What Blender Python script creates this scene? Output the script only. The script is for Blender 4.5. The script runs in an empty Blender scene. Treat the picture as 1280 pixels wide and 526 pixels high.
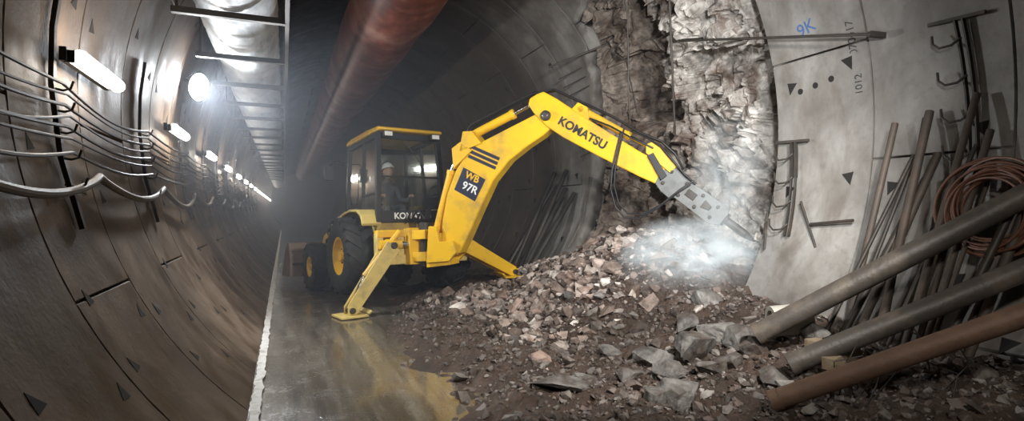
import bpy, bmesh, math, random
from mathutils import Vector, Matrix, noise, Euler
random.seed(7)
S=bpy.context.scene
COL=S.collection
rad=math.radians
XC,ZC,R=2.07,2.6,3.5

# ------------------------------------------------------------------ materials
def newmat(name):
    m=bpy.data.materials.new(name); m.use_nodes=True
    nt=m.node_tree; b=nt.nodes['Principled BSDF']; return m,nt,b
def N(nt,t,**k):
    n=nt.nodes.new(t)
    for a,v in k.items():
        if a in n.inputs.keys(): n.inputs[a].default_value=v
        else: setattr(n,a,v)
    return n
def ramp(nt,src,stops):
    r=nt.nodes.new('ShaderNodeValToRGB'); e=r.color_ramp.elements
    while len(e)<len(stops): e.new(0.5)
    for i,(p,c) in enumerate(stops):
        e[i].position=p; e[i].color=(c[0],c[1],c[2],1) if hasattr(c,'__len__') else (c,c,c,1)
    nt.links.new(src,r.inputs['Fac']); return r.outputs['Color']
def pos(nt,scale=(1,1,1),obj=False):
    if obj: o=N(nt,'ShaderNodeTexCoord').outputs['Object']
    else: o=N(nt,'ShaderNodeNewGeometry').outputs['Position']
    m=nt.nodes.new('ShaderNodeMapping'); m.inputs['Scale'].default_value=scale
    nt.links.new(o,m.inputs['Vector']); return m.outputs['Vector']
def noi(nt,vec,scale,detail=4,rough=.55,dist=0):
    n=N(nt,'ShaderNodeTexNoise'); n.inputs['Scale'].default_value=scale; n.inputs['Detail'].default_value=detail
    n.inputs['Roughness'].default_value=rough; n.inputs['Distortion'].default_value=dist
    nt.links.new(vec,n.inputs['Vector']); return n.outputs['Fac']
def mixc(nt,fac,a,b,mode='MIX'):
    m=nt.nodes.new('ShaderNodeMix'); m.data_type='RGBA'; m.blend_type=mode
    for s,v in ((0,fac),(6,a),(7,b)):
        if hasattr(v,'links') or hasattr(v,'is_linked'): nt.links.new(v,m.inputs[s])
        else: m.inputs[s].default_value = v if s==0 else (v[0],v[1],v[2],1)
    return m.outputs[2]
def bump(nt,b,h,strength=.3,dist=.02):
    n=N(nt,'ShaderNodeBump'); n.inputs['Strength'].default_value=strength; n.inputs['Distance'].default_value=dist
    nt.links.new(h,n.inputs['Height']); nt.links.new(n.outputs['Normal'],b.inputs['Normal'])
def simple(name,c,rough=.5,metal=0,var=.25,scale=6,dirt=None,dirtamt=.5,bmp=0):
    m,nt,b=newmat(name); v=pos(nt,obj=True)
    f=noi(nt,v,scale,5)
    col=mixc(nt,f,[x*(1-var) for x in c],[min(1,x*(1+var)) for x in c])
    if dirt:
        g=ramp(nt,noi(nt,v,scale*.55,6,.65),[(.5,0),(.72,dirtamt)])
        col=mixc(nt,g,col,dirt)
    nt.links.new(col,b.inputs['Base Color'])
    b.inputs['Roughness'].default_value=rough; b.inputs['Metallic'].default_value=metal
    if bmp: bump(nt,b,noi(nt,v,scale*5,3),bmp)
    return m
YEL=simple('yellow_paint',(.82,.485,.014),.40,0,.10,3.5,(.28,.19,.085),.7)
YELD=simple('muddy_yellow_paint',(.42,.28,.05),.6,0,.2,5,(.10,.075,.05),.9)
PALE=simple('dusty_yellow_paint',(.66,.50,.15),.5,0,.12,5,(.22,.18,.11),.8)
BUCK=simple('worn_bucket_steel',(.22,.15,.10),.55,.2,.25,5,(.10,.075,.06),.8)
RUB=simple('tyre_rubber',(.016,.0155,.015),.7,0,.4,8,(.07,.06,.05),.6)
BLK=simple('black_plastic',(.012,.012,.013),.45,0,.3,5,(.05,.04,.03),.4)
STL=simple('dark_steel',(.05,.043,.037),.55,.4,.35,8,(.12,.08,.05),.5)
BRK=simple('grey_breaker_steel',(.15,.155,.15),.5,.25,.25,7,(.06,.055,.05),.8)
CHR=simple('chrome_rod',(.7,.7,.7),.18,1,.05)
RUST=simple('rusty_steel_pipe',(.13,.075,.048),.65,.2,.35,6,(.20,.125,.08),.7,.2)
ROD=simple('dull_steel_bar',(.075,.058,.046),.65,.2,.35,6,(.13,.085,.06),.7,.2)
GPIPE=simple('dirty_grey_pipe',(.075,.064,.054),.5,.1,.35,5,(.20,.16,.12),.7,.2)
COPPER=simple('brown_cable_sheath',(.14,.062,.036),.5,0,.3,9)
HOSE=simple('grey_hose',(.12,.10,.08),.6,0,.3,5)
CBL=simple('cable_sheath',(.03,.024,.02),.55,0,.3,5)
CONC=simple('cast_concrete',(.42,.40,.34),.8,0,.15,9,(.2,.17,.13),.5,.2)
WOOD=simple('rough_timber',(.24,.18,.115),.8,0,.25,9,(.12,.09,.06),.6,.2)
WHITE=simple('white_paint',(.66,.65,.62),.7,0,.1,20,(.25,.21,.17),.8)
SKIN=simple('skin',(.50,.30,.22),.55,0,.05)
SUIT=simple('work_clothes',(.09,.10,.12),.8,0,.2)
HELM=simple('white_helmet',(.85,.85,.83),.35,0,.03)
SEATM=simple('seat_fabric',(.03,.03,.032),.85,0,.2)
DECAL=simple('dark_blue_decal',(.02,.022,.05),.4,0,.1)
DECALW=simple('white_decal',(.85,.85,.82),.45,0,.03)
HOLE_SHADE=simple('painted_recess_shade',(.012,.011,.01),.9,0,.2)  # near-black colour standing in for shade inside pockets and holes
BLUEP=simple('blue_marker_paint',(.05,.12,.3),.7,0,.2)
MARK=simple('stencil_paint',(.03,.03,.03),.8,0,.2)

def glass():
    m=bpy.data.materials.new('cab_glass'); m.use_nodes=True; nt=m.node_tree
    nt.nodes.clear(); o=nt.nodes.new('ShaderNodeOutputMaterial')
    t=N(nt,'ShaderNodeBsdfTransparent'); t.inputs[0].default_value=(.78,.82,.82,1)
    g=N(nt,'ShaderNodeBsdfGlossy'); g.inputs['Roughness'].default_value=.08; g.inputs['Color'].default_value=(.8,.85,.85,1)
    d=N(nt,'ShaderNodeBsdfDiffuse'); d.inputs[0].default_value=(.35,.33,.30,1)
    fr=N(nt,'ShaderNodeFresnel'); fr.inputs[0].default_value=1.5
    a=N(nt,'ShaderNodeMixShader'); nt.links.new(fr.outputs[0],a.inputs[0]); nt.links.new(t.outputs[0],a.inputs[1]); nt.links.new(g.outputs[0],a.inputs[2])
    v=pos(nt,obj=True); f=ramp(nt,noi(nt,v,3,5),[(.4,.02),(.75,.12)])
    c=N(nt,'ShaderNodeMixShader'); nt.links.new(f,c.inputs[0]); nt.links.new(a.outputs[0],c.inputs[1]); nt.links.new(d.outputs[0],c.inputs[2])
    nt.links.new(c.outputs[0],o.inputs['Surface']); return m
GLASS=glass()
def emis(name,c,s):
    m,nt,b=newmat(name); b.inputs['Base Color'].default_value=(*c,1)
    b.inputs['Emission Color'].default_value=(*c,1); b.inputs['Emission Strength'].default_value=s
    return m
TUBE=emis('lamp_tube_glow',(1,.93,.82),40)
FLOOD=emis('floodlight_led_glow',(.92,.96,1),120)

def concrete_lining():
    m,nt,b=newmat('lining_concrete')
    g=N(nt,'ShaderNodeNewGeometry'); sx=N(nt,'ShaderNodeSeparateXYZ'); nt.links.new(g.outputs['Position'],sx.inputs[0])
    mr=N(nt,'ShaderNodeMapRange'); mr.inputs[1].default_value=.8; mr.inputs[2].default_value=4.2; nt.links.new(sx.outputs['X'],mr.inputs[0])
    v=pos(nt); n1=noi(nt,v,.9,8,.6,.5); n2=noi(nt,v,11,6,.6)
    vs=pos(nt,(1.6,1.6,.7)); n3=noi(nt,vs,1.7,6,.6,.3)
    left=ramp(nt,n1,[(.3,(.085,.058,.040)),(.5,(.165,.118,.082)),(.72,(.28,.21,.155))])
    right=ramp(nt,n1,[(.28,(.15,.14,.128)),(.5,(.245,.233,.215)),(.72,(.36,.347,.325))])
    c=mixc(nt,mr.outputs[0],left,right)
    st=ramp(nt,n3,[(.36,(.50,.45,.41)),(.62,(1,1,1))])
    c=mixc(nt,.85,c,st,'MULTIPLY')
    c=mixc(nt,ramp(nt,n2,[(.55,0),(.75,.35)]),c,(.085,.07,.055))
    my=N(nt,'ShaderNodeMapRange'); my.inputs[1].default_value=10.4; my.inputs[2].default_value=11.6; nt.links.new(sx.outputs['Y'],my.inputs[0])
    c1=mixc(nt,my.outputs[0],(1,1,1),(.42,.33,.28));  # painted shade: right lining beyond the opening darkened as if unlit
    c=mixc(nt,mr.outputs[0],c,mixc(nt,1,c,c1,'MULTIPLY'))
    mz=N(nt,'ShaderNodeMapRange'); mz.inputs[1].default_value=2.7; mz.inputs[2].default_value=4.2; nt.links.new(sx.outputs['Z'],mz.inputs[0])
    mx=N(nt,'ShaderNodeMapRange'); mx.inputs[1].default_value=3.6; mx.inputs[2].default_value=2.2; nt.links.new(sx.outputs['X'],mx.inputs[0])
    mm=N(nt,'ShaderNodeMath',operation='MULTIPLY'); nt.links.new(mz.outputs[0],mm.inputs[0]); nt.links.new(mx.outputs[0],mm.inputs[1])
    c=mixc(nt,1,c,mixc(nt,mm.outputs[0],(1,1,1),(.34,.28,.24)),'MULTIPLY')  # shade put into the colour of the upper left wall and crown
    nt.links.new(c,b.inputs['Base Color'])
    r=ramp(nt,n3,[(.35,.45),(.65,.80)]); nt.links.new(r,b.inputs['Roughness']); b.inputs['Specular IOR Level'].default_value=.45
    n4=noi(nt,v,28,5,.6); bump(nt,b,mixc(nt,.5,n2,n4),.4,.015)
    return m
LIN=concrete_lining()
def rockmat(name,bright=1.0,island=False,face=False):
    m,nt,b=newmat(name); v=pos(nt)
    n1=noi(nt,v,1.3,8,.68,1.0); n2=noi(nt,v,6,7,.7,.5)
    if island:
        g=N(nt,'ShaderNodeNewGeometry')
        c=ramp(nt,g.outputs['Random Per Island'],[(0,(.11,.083,.07)),(.3,(.20,.16,.14)),(.55,(.34,.315,.295)),(.8,(.26,.19,.16)),(1,(.55,.53,.505))])
    else:
        c=ramp(nt,n1,[(.30,(.085,.067,.057)),(.40,(.21,.165,.14)),(.50,(.40,.385,.365)),(.62,(.70,.69,.67))])
    c=mixc(nt,.85,c,ramp(nt,n2,[(.35,(.26,.24,.225)),(.50,(.85,.83,.81)),(.68,(1.3,1.3,1.28))]),'MULTIPLY')
    if bright!=1: c=mixc(nt,1,c,(bright,bright*.97,bright*.94),'MULTIPLY')
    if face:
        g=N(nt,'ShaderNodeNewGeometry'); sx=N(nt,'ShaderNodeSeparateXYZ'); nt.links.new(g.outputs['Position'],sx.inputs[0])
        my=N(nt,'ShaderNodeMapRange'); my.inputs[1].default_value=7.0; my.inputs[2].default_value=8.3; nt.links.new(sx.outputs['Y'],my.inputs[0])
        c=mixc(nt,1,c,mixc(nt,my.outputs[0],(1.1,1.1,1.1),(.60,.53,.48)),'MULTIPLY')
    nt.links.new(c,b.inputs['Base Color']); b.inputs['Roughness'].default_value=.6
    bump(nt,b,noi(nt,v,22,6,.7),.6,.03); return m
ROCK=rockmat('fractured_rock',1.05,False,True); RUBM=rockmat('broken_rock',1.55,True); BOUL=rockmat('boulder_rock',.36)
def soil():
    m,nt,b=newmat('dark_wet_muck'); v=pos(nt)
    n1=noi(nt,v,2.5,8,.7); n2=noi(nt,v,30,6,.7)
    c=ramp(nt,n1,[(.35,(.035,.024,.017)),(.6,(.10,.064,.046)),(.75,(.17,.12,.09))])
    nt.links.new(c,b.inputs['Base Color']); b.inputs['Roughness'].default_value=.55
    bump(nt,b,n2,1,.04); return m
SOIL=soil()
def floormat():
    m,nt,b=newmat('wet_concrete_road'); v=pos(nt); vs=pos(nt,(6,.5,1))
    n1=noi(nt,v,2.2,8,.7,.3); n3=noi(nt,vs,1.4,8,.7); n2=noi(nt,v,26,6,.75)
    c=ramp(nt,n3,[(.35,(.085,.072,.056)),(.55,(.17,.148,.118)),(.7,(.29,.26,.215))])
    c=mixc(nt,ramp(nt,n2,[(.52,0),(.64,.6)]),c,(.045,.036,.028))
    nt.links.new(c,b.inputs['Base Color'])
    r=ramp(nt,mixc(nt,.4,n1,n2),[(.42,.06),(.60,.36)]); nt.links.new(r,b.inputs['Roughness'])
    b.inputs['Specular IOR Level'].default_value=1.0; b.inputs['Coat Weight'].default_value=.7; b.inputs['Coat Roughness'].default_value=.10
    bump(nt,b,mixc(nt,.6,n3,n2),.55,.015); return m
FLOORM=floormat()
def ductmat(name,cols,sc):
    m,nt,b=newmat(name); v=pos(nt,sc); n1=noi(nt,v,2,7,.65)
    c=ramp(nt,n1,[(.35,cols[0]),(.5,cols[1]),(.68,cols[2])]); nt.links.new(c,b.inputs['Base Color'])
    b.inputs['Roughness'].default_value=.45; bump(nt,b,n1,.3,.03); return m
SILV=ductmat('silver_duct_sheet',[(.40,.42,.44),(.6,.63,.66),(.75,.78,.8)],(4,1,1))
REDD=ductmat('red_duct_fabric',[(.06,.016,.011),(.15,.036,.024),(.27,.135,.10)],(1.2,.8,1.2))

# ------------------------------------------------------------------ mesh builder
class MB:
    def __init__(s): s.v=[];s.f=[];s.m=[];s.mats=[]
    def mi(s,mat):
        if mat not in s.mats: s.mats.append(mat)
        return s.mats.index(mat)
    def add(s,vs,fs,mat,M=None):
        o=len(s.v); k=s.mi(mat)
        for p in vs:
            p=Vector(p); s.v.append(M@p if M is not None else p)
        for f in fs: s.f.append([i+o for i in f]); s.m.append(k)
    def box(s,c,d,mat,M=None):
        x,y,z=[q/2 for q in d]; c=Vector(c)
        vs=[c+Vector(p) for p in ((-x,-y,-z),(x,-y,-z),(x,y,-z),(-x,y,-z),(-x,-y,z),(x,-y,z),(x,y,z),(-x,y,z))]
        s.add(vs,[(0,3,2,1),(4,5,6,7),(0,1,5,4),(1,2,6,5),(2,3,7,6),(3,0,4,7)],mat,M)
    def beam(s,a,b,w,h,mat,up=(0,0,1),w1=None,h1=None):
        a=Vector(a);b=Vector(b);d=(b-a).normalized();u=Vector(up)
        if abs(d.dot(u))>.98:u=Vector((1,0,0))
        r=d.cross(u).normalized();u=r.cross(d)
        w1=w if w1 is None else w1;h1=h if h1 is None else h1
        vs=[]
        for p,ww,hh in((a,w,h),(b,w1,h1)):
            for i,j in((-1,-1),(1,-1),(1,1),(-1,1)): vs.append(p+r*ww/2*i+u*hh/2*j)
        s.add(vs,[(0,1,2,3),(7,6,5,4),(0,4,5,1),(1,5,6,2),(2,6,7,3),(3,7,4,0)],mat)
    def cyl(s,a,b,r,mat,n=18,r1=None,hollow=0):
        a=Vector(a);b=Vector(b);d=(b-a);L=d.length
        q=d.to_track_quat('Z','Y').to_matrix().to_4x4();M=Matrix.Translation(a)@q
        r1=r if r1 is None else r1
        if hollow:
            s.lathe([(0,.06),(r-hollow,0.06),(r-hollow,0),(r,0),(r1,L),(r1-hollow,L),(r1-hollow,L-.06),(0,L-.06)],mat,M,n)
            return
        s.lathe([(0,0),(r,0),(r1,L),(0,L)],mat,M,n)
    def lathe(s,prof,mat,M,n=32):
        vs=[];fs=[];P=len(prof)
        for i in range(n):
            a=2*math.pi*i/n
            for r,z in prof: vs.append((r*math.cos(a),r*math.sin(a),z))
        for i in range(n):
            j=(i+1)%n
            for k in range(P-1):
                r0=prof[k][0];r1=prof[k+1][0]
                if r0==0 and r1==0: continue
                if r0==0: fs.append((i*P+k,j*P+k+1,i*P+k+1))
                elif r1==0: fs.append((i*P+k,j*P+k,i*P+k+1))
                else: fs.append((i*P+k,j*P+k,j*P+k+1,i*P+k+1))
        s.add(vs,fs,mat,M)
    def prism(s,pts,w0,w1,mat,M=None):
        n=len(pts)
        vs=[(x,y,w0) for x,y in pts]+[(x,y,w1) for x,y in pts]
        s.add(vs,[tuple(range(n))[::-1],tuple(range(n,2*n))]+[(i,(i+1)%n,n+(i+1)%n,n+i) for i in range(n)],mat,M)
    def tube(s,pts,r,mat,n=8,M=None,closed=False):
        pts=[Vector(p) for p in pts];K=len(pts);vs=[];fs=[];prev=None
        for i,p in enumerate(pts):
            if closed: t=(pts[(i+1)%K]-pts[i-1]).normalized()
            else: t=(pts[min(i+1,K-1)]-pts[max(i-1,0)]).normalized()
            if prev is None:
                u=Vector((0,0,1)) if abs(t.z)<.9 else Vector((1,0,0)); u=(u-t*u.dot(t)).normalized()
            else: u=(prev-t*prev.dot(t)).normalized()
            prev=u;w=t.cross(u)
            rr=r[i] if hasattr(r,'__len__') else r
            for k in range(n):
                a=2*math.pi*k/n; vs.append(p+(u*math.cos(a)+w*math.sin(a))*rr)
        for i in range(K if closed else K-1):
            j=(i+1)%K
            for k in range(n): fs.append((i*n+k,i*n+(k+1)%n,j*n+(k+1)%n,j*n+k))
        if not closed: fs.append(tuple(range(n))[::-1]); fs.append(tuple(range((K-1)*n,K*n)))
        s.add(vs,fs,mat,M)
    def build(s,name,parent=None,W=None,bevel=0,smooth=True,recalc=True,ang=35):
        me=bpy.data.meshes.new(name); me.from_pydata([tuple(v) for v in s.v],[],s.f)
        for m in s.mats: me.materials.append(m)
        me.polygons.foreach_set('material_index',s.m)
        me.update()
        if recalc:
            bm=bmesh.new();bm.from_mesh(me);bmesh.ops.recalc_face_normals(bm,faces=bm.faces);bm.to_mesh(me);bm.free()
        if smooth:
            me.polygons.foreach_set('use_smooth',[True]*len(me.polygons)); me.set_sharp_from_angle(angle=rad(ang))
        ob=bpy.data.objects.new(name,me);COL.objects.link(ob)
        if parent is not None:
            ob.parent=parent
            if W is not None: ob.matrix_parent_inverse=parent.matrix_basis.inverted()
        if W is not None: ob.matrix_basis=W
        if bevel:
            b=ob.modifiers.new('bevel','BEVEL');b.width=bevel;b.segments=2;b.limit_method='ANGLE';b.angle_limit=rad(40)
        return ob
def empty(name,M=None,parent=None):
    e=bpy.data.objects.new(name,None);COL.objects.link(e);e.empty_display_size=.2
    if M is not None:e.matrix_basis=M
    if parent: e.parent=parent
    return e
def wallpt(a,y,r=R):
    a=rad(a);return Vector((XC-r*math.cos(a),y,ZC+r*math.sin(a)))
def text(name,body,size,mat,M,parent=None,ext=.003,bold=0):
    c=bpy.data.curves.new(name,'FONT');c.body=body;c.size=size;c.extrude=ext;c.offset=bold
    c.align_x='CENTER';c.align_y='CENTER';c.materials.append(mat)
    o=bpy.data.objects.new(name,c);COL.objects.link(o)
    if parent is not None:
        o.parent=parent;o.matrix_parent_inverse=parent.matrix_basis.inverted()
    o.matrix_basis=M;return o

# ------------------------------------------------------------------ tunnel lining
YFT=[(115,5.2),(120,6.8),(135,8.15),(150,8.95),(165,9.35),(180,9.45),(200,9.5),(215,9.3),(240,9.0)]
def yfar(a):
    for (a0,y0),(a1,y1) in zip(YFT,YFT[1:]):
        if a0<=a<=a1:
            y=y0+(y1-y0)*(a-a0)/(a1-a0); break
    else: y=0
    return y+.16*noise.noise(Vector((a*.11,3.3,0)))+.16*noise.noise(Vector((a*.4,9.3,0)))
mb=MB()
for n in range(-8,54):
    y0=5.1+1.2*n;y1=y0+1.2
    off=0 if n%2 else 20
    b=[-55]+[x+off for x in range(-25,220,48)]+[235]
    for a0,a1 in zip(b,b[1:]):
        if a1-a0<2: continue
        K=max(3,int((a1-a0)/(1.5 if (0<=n<=3 and a1>100) else 3.5)))
        al=[a0,a0+.22]+[a0+(a1-a0)*i/K for i in range(1,K)]+[a1-.22,a1]
        ys=[y0,y0+.012]+[y0+1.2*i/4 for i in range(1,4)]+[y1-.012,y1]
        vs=[];yy=[]
        for i,a in enumerate(al):
            for j,y in enumerate(ys):
                e=.028 if (i in(0,len(al)-1) or j in(0,len(ys)-1)) else 0
                if 0<=n<=3 and a>115: 
                    y=min(y1,max(y,yfar(a)))
                vs.append(wallpt(a,y,R+e));yy.append(y)
        fs=[];J=len(ys)
        for i in range(len(al)-1):
            for j in range(J-1):
                q=(i*J+j,i*J+j+1,(i+1)*J+j+1,(i+1)*J+j)
                if abs(yy[q[0]]-yy[q[1]])+abs(yy[q[2]]-yy[q[3]])<.004: continue
                fs.append(q)
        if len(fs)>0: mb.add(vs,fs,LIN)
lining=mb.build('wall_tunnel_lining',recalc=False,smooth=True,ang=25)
bm=bmesh.new();bm.from_mesh(lining.data)
lo=[v for v in bm.verts if not v.link_faces];bmesh.ops.delete(bm,geom=lo,context='VERTS');bm.to_mesh(lining.data);bm.free()
sd=lining.modifiers.new('thickness','SOLIDIFY');sd.thickness=.24;sd.offset=-1
# bolt pockets: dark patches slightly proud of the wall, recess shade painted in
mb=MB()
def pocket(a,y,sy=.11,sa=.10,flip=1):
    c=wallpt(a,y,R-.004);t=(wallpt(a+1,y)-wallpt(a-1,y)).normalized();nn=Vector((XC-c.x,0,ZC-c.z)).normalized();Y=Vector((0,1,0))
    pts=[c-Y*sy/2*flip-t*sa/2,c+Y*sy/2*flip-t*sa*.35,c-Y*sy*.35*flip+t*sa*.6]
    mb.add(pts+[p+nn*-.05 for p in pts],[(0,1,2),(3,5,4),(0,3,4,1),(1,4,5,2),(2,5,3,0)],HOLE_SHADE)
for n in range(-4,16):
    y=5.1+1.2*n
    for a in(-38,-30,-14,8,30,52): 
        pocket(a+(5 if n%2 else 0),y+.22,flip=1)
        if random.random()<.6: pocket(a-4+(5 if n%2 else 0),y+.98,flip=-1)
    if n<0 or n>3:
        for a in(146,164,184,206):
            pocket(a+(6 if n%2 else 0),y+.25,.13,.13,1)
            if random.random()<.5: pocket(a+8,y+.95,.13,.13,-1)
mb.build('bolt_pockets',parent=lining,smooth=False)
mb=MB()
for y,a in((4.75,173),(4.55,172.5),(4.35,172),(4.85,148)):
    c=wallpt(a,y,R+.02);nn=Vector((XC-c.x,0,ZC-c.z)).normalized();mb.cyl(c,c+nn*.024,.035,HOLE_SHADE,14)
mb.build('grout_holes',parent=lining)  # dark discs, the shade of the holes is in their colour

# ------------------------------------------------------------------ floor
mb=MB()
nx,ny=30,150
vs=[];fs=[]
for j in range(ny+1):
    y=-3+ (j/ny)**1.6*72
    for i in range(nx+1):
        x=-.34+i/nx*4.9
        vs.append((x,y,.012*noise.noise(Vector((x*3,y*.5,0)))))
for j in range(ny):
    for i in range(nx):
        a=j*(nx+1)+i;fs.append((a,a+1,a+nx+2,a+nx+1))
mb.add(vs,fs,FLOORM);mb.build('floor',recalc=False)
mb=MB();vs=[];fs=[];K=520
for j in range(K+1):
    y=1+(j/K)**1.5*50
    w0=.040+.018*noise.noise(Vector((y*4,1,0)))+.022*noise.noise(Vector((y*21,1,0)));w1=.040+.018*noise.noise(Vector((y*4,7,0)))+.022*noise.noise(Vector((y*23,5,0)))
    vs+=[(-.22-w0,y,.020),(-.22+w1,y,.020)]
for j in range(K): fs.append((2*j,2*j+1,2*j+3,2*j+2))
mb.add(vs,fs,WHITE);mb.build('white_edge_line',recalc=False)

# ------------------------------------------------------------------ rock face in opening
def facet(p,s,amp):
    q=p*s;d,pt=noise.voronoi(q);c=pt[0];nv=noise.noise_vector(c*3.71)
    return (q-c).dot(nv)*amp*1.6+noise.noise(c*5.13)*amp*1.3
vs=[];fs=[];NA,NY=270,230
for i in range(NA+1):
    a=104+134*i/NA
    for j in range(NY+1):
        y=4.55+6.1*j/NY
        p=wallpt(a,y)
        g=.75*math.exp(-((y-8.2)/.9)**2)*math.exp(-((p.z-3.6)/1.7)**2)
        edge=min(1,max(0,(y-4.7)/.8))
        d=R+.34+.12*edge+g+ (facet(p,.95,.55)+facet(p+Vector((9,3,1)),2.6,.28)+facet(p+Vector((2,8,4)),6.5,.13)+noise.fractal(p*7,1,2,4)*.03)*(.35+.65*edge)
        d=max(d,R+.12)
        vs.append(wallpt(a,y,d))
for i in range(NA):
    for j in range(NY):
        q=i*(NY+1)+j;fs.append((q,q+1,q+NY+2,q+NY+1))
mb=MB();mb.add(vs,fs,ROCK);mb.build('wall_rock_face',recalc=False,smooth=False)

# ------------------------------------------------------------------ rubble
def ss(a,b,x):
    t=min(1,max(0,(x-a)/(b-a)));return t*t*(3-2*t)
def hgt(x,y):
    ex=1.25+.22*noise.noise(Vector((y*.9,2,0)))+.13*noise.noise(Vector((y*3,5,0)))+ .05*noise.noise(Vector((y*11,5,0)))+.5*ss(8.0,9.2,y)
    h=.13*ss(ex,ex+.9,x)+.42*ss(2.5,5.1,x)+.74*ss(2.9,5.1,x)*math.exp(-((y-7.2)/1.8)**2)
    h+=ss(ex,ex+.5,x)*(.08*noise.noise(Vector((x*2.2,y*2.2,1)))+.045*noise.noise(Vector((x*7,y*7,1))))
    return h-.035*(1-ss(ex-.1,ex+.15,x))
mb=MB();vs=[];fs=[];NX,NY=130,250
for j in range(NY+1):
    y=.3+11.2*j/NY
    for i in range(NX+1):
        x=.85+5.35*i/NX; 
        vs.append((x,y,hgt(x,y)+(.03*noise.noise(Vector((x*18,y*18,0)))+.012*noise.noise(Vector((x*45,y*45,0))))*ss(1.2,1.9,x)))
for j in range(NY):
    for i in range(NX):
        a=j*(NX+1)+i;fs.append((a,a+1,a+NX+2,a+NX+1))
mb.add(vs,fs,SOIL)
muck=mb.build('floor_muck_bed',recalc=False,smooth=False)
TPL=[]
for k in range(18):
    bm=bmesh.new();n=random.randint(9,15)
    for i in range(n):
        v=Vector((random.gauss(0,1),random.gauss(0,1),random.gauss(0,1))).normalized()
        v=Vector((v.x*random.uniform(.8,1.1),v.y*random.uniform(.55,.85),v.z*random.uniform(.4,.75)))*random.uniform(.8,1)
        bm.verts.new(v)
    r=bmesh.ops.convex_hull(bm,input=bm.verts)
    junk=[e for e in r['geom_interior'] if isinstance(e,bmesh.types.BMVert)]
    if junk: bmesh.ops.delete(bm,geom=junk,context='VERTS')
    bm.verts.ensure_lookup_table();bm.verts.index_update()
    TPL.append(([v.co.copy() for v in bm.verts],[[v.index for v in f.verts] for f in bm.faces]));bm.free()
def rocks(name,n,xr,yr,sfun,mat,dens=None):
    mb=MB();c=0
    while c<n:
        x=random.uniform(*xr);y=random.uniform(*yr)
        if dens and random.random()>dens(x,y): continue
        s=sfun(x,y);T=random.choice(TPL)
        z=hgt(x,y)+s*random.uniform(-.1,.35)
        if (x-XC)**2+(z-ZC)**2>(R-.02)**2 and not(5.2<y<9.3): c+=1; continue
        M=Matrix.Translation((x,y,z))@Euler((random.uniform(-.7,.7),random.uniform(-.7,.7),random.uniform(0,6.28))).to_matrix().to_4x4()@Matrix.Scale(s,4)
        mb.add(T[0],T[1],mat,M);c+=1
    return mb.build(name,recalc=False,smooth=False)
pileden=lambda x,y: ss(2.0,3.5,x)*ss(5.3,6.8,y-.25*(x-4))*(.3+.7*ss(-.2,.25,noise.noise(Vector((x*1.3,y*1.3,4)))))+.003
r1=rocks('rubble_pile',3100,(1.8,5.95),(4.4,9.9),lambda x,y:min(.20,.022+random.expovariate(1/.040)),RUBM,pileden)
FR=rockmat('dirty_broken_rock',.55,True)
edge=lambda x,y: ss(1.0,1.8,x)*(.25+.75*ss(1.3,2.6,x))
r2=rocks('loose_gravel',13000,(1.0,5.0),(2.0,9.8),lambda x,y:min(.13,.008+random.expovariate(1/.017)),FR,edge)
def boulder(x,y,s,flat=1,rot=0,seed=0,m=BOUL):
    rr=random.Random(seed);bm=bmesh.new()
    for i in range(16):
        v=Vector((rr.gauss(0,1),rr.gauss(0,1),rr.gauss(0,1))).normalized()
        bm.verts.new(Vector((v.x*1,v.y*.7,v.z*.6*flat))*s*rr.uniform(.8,1))
    r=bmesh.ops.convex_hull(bm,input=bm.verts)
    junk=[e for e in r['geom_interior'] if isinstance(e,bmesh.types.BMVert)]
    if junk: bmesh.ops.delete(bm,geom=junk,context='VERTS')
    bmesh.ops.subdivide_edges(bm,edges=bm.edges[:],cuts=3,use_grid_fill=True)
    for v in bm.verts: v.co+=v.co.normalized()*s*.07*noise.noise(v.co*2.5/s+Vector((seed,0,0)))+v.co.normalized()*s*.04*noise.noise(v.co*7/s)
    me=bpy.data.meshes.new('boulder');bm.to_mesh(me);bm.free();me.materials.append(m)
    o=bpy.data.objects.new('boulder',me);COL.objects.link(o)
    o.location=(x,y,hgt(x,y)+s*.28*flat);o.rotation_euler=(rr.uniform(-.25,.25),rr.uniform(-.25,.25),rot);return o
def at(px,f):  # surveyed bearing (degrees from tunnel axis) and distance -> ground x,y
    return (f*math.sin(rad(px))/math.cos(rad(px-22.15)),f*math.cos(rad(px))/math.cos(rad(px-22.15)))
BL=[(38.6,4.45,.27,1.05,.4),(36.5,4.4,.20,.9,1.2),(27,4.75,.30,.5,-.4),(29.5,5.1,.18,.6,.3),(34,5.0,.19,.8,.1),(36.5,5.3,.26,.8,2),(40.5,5.2,.31,1,.6),(42.5,5.5,.29,1,2.2),
    (44.2,5.3,.26,1,.9),(43.5,4.9,.2,.8,.2),(39.5,5.8,.22,.8,1),(32,5.6,.16,.7,2),(47.5,4.45,.22,.7,.3),(50.5,5.0,.18,1,1.6),(25,6.3,.13,.6,1),(35,6.2,.2,.8,0),(31,7.2,.15,.7,.5),(28,7.6,.17,.6,1.4),(45.3,5.0,.2,.9,2.6),(41,6.3,.24,.8,.1),(37.8,4.9,.22,.9,1.7),(41.8,4.8,.19,.9,.1)]
for i,(b,f,s,fl,ro) in enumerate(BL):
    x,y=at(b,f);boulder(x,y,s,fl,ro,i+3)
mb=MB();x,y=at(51.5,4.6);mb.box((x,y,hgt(x,y)+.09),(.14,.32,.14),WOOD,None)
x,y=at(53,4.3);mb.beam((x-.2,y,hgt(x,y)+.08),(x+.25,y+.12,hgt(x,y)+.12),.10,.10,WOOD)
mb.build('timber_blocks',bevel=.006)

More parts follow.
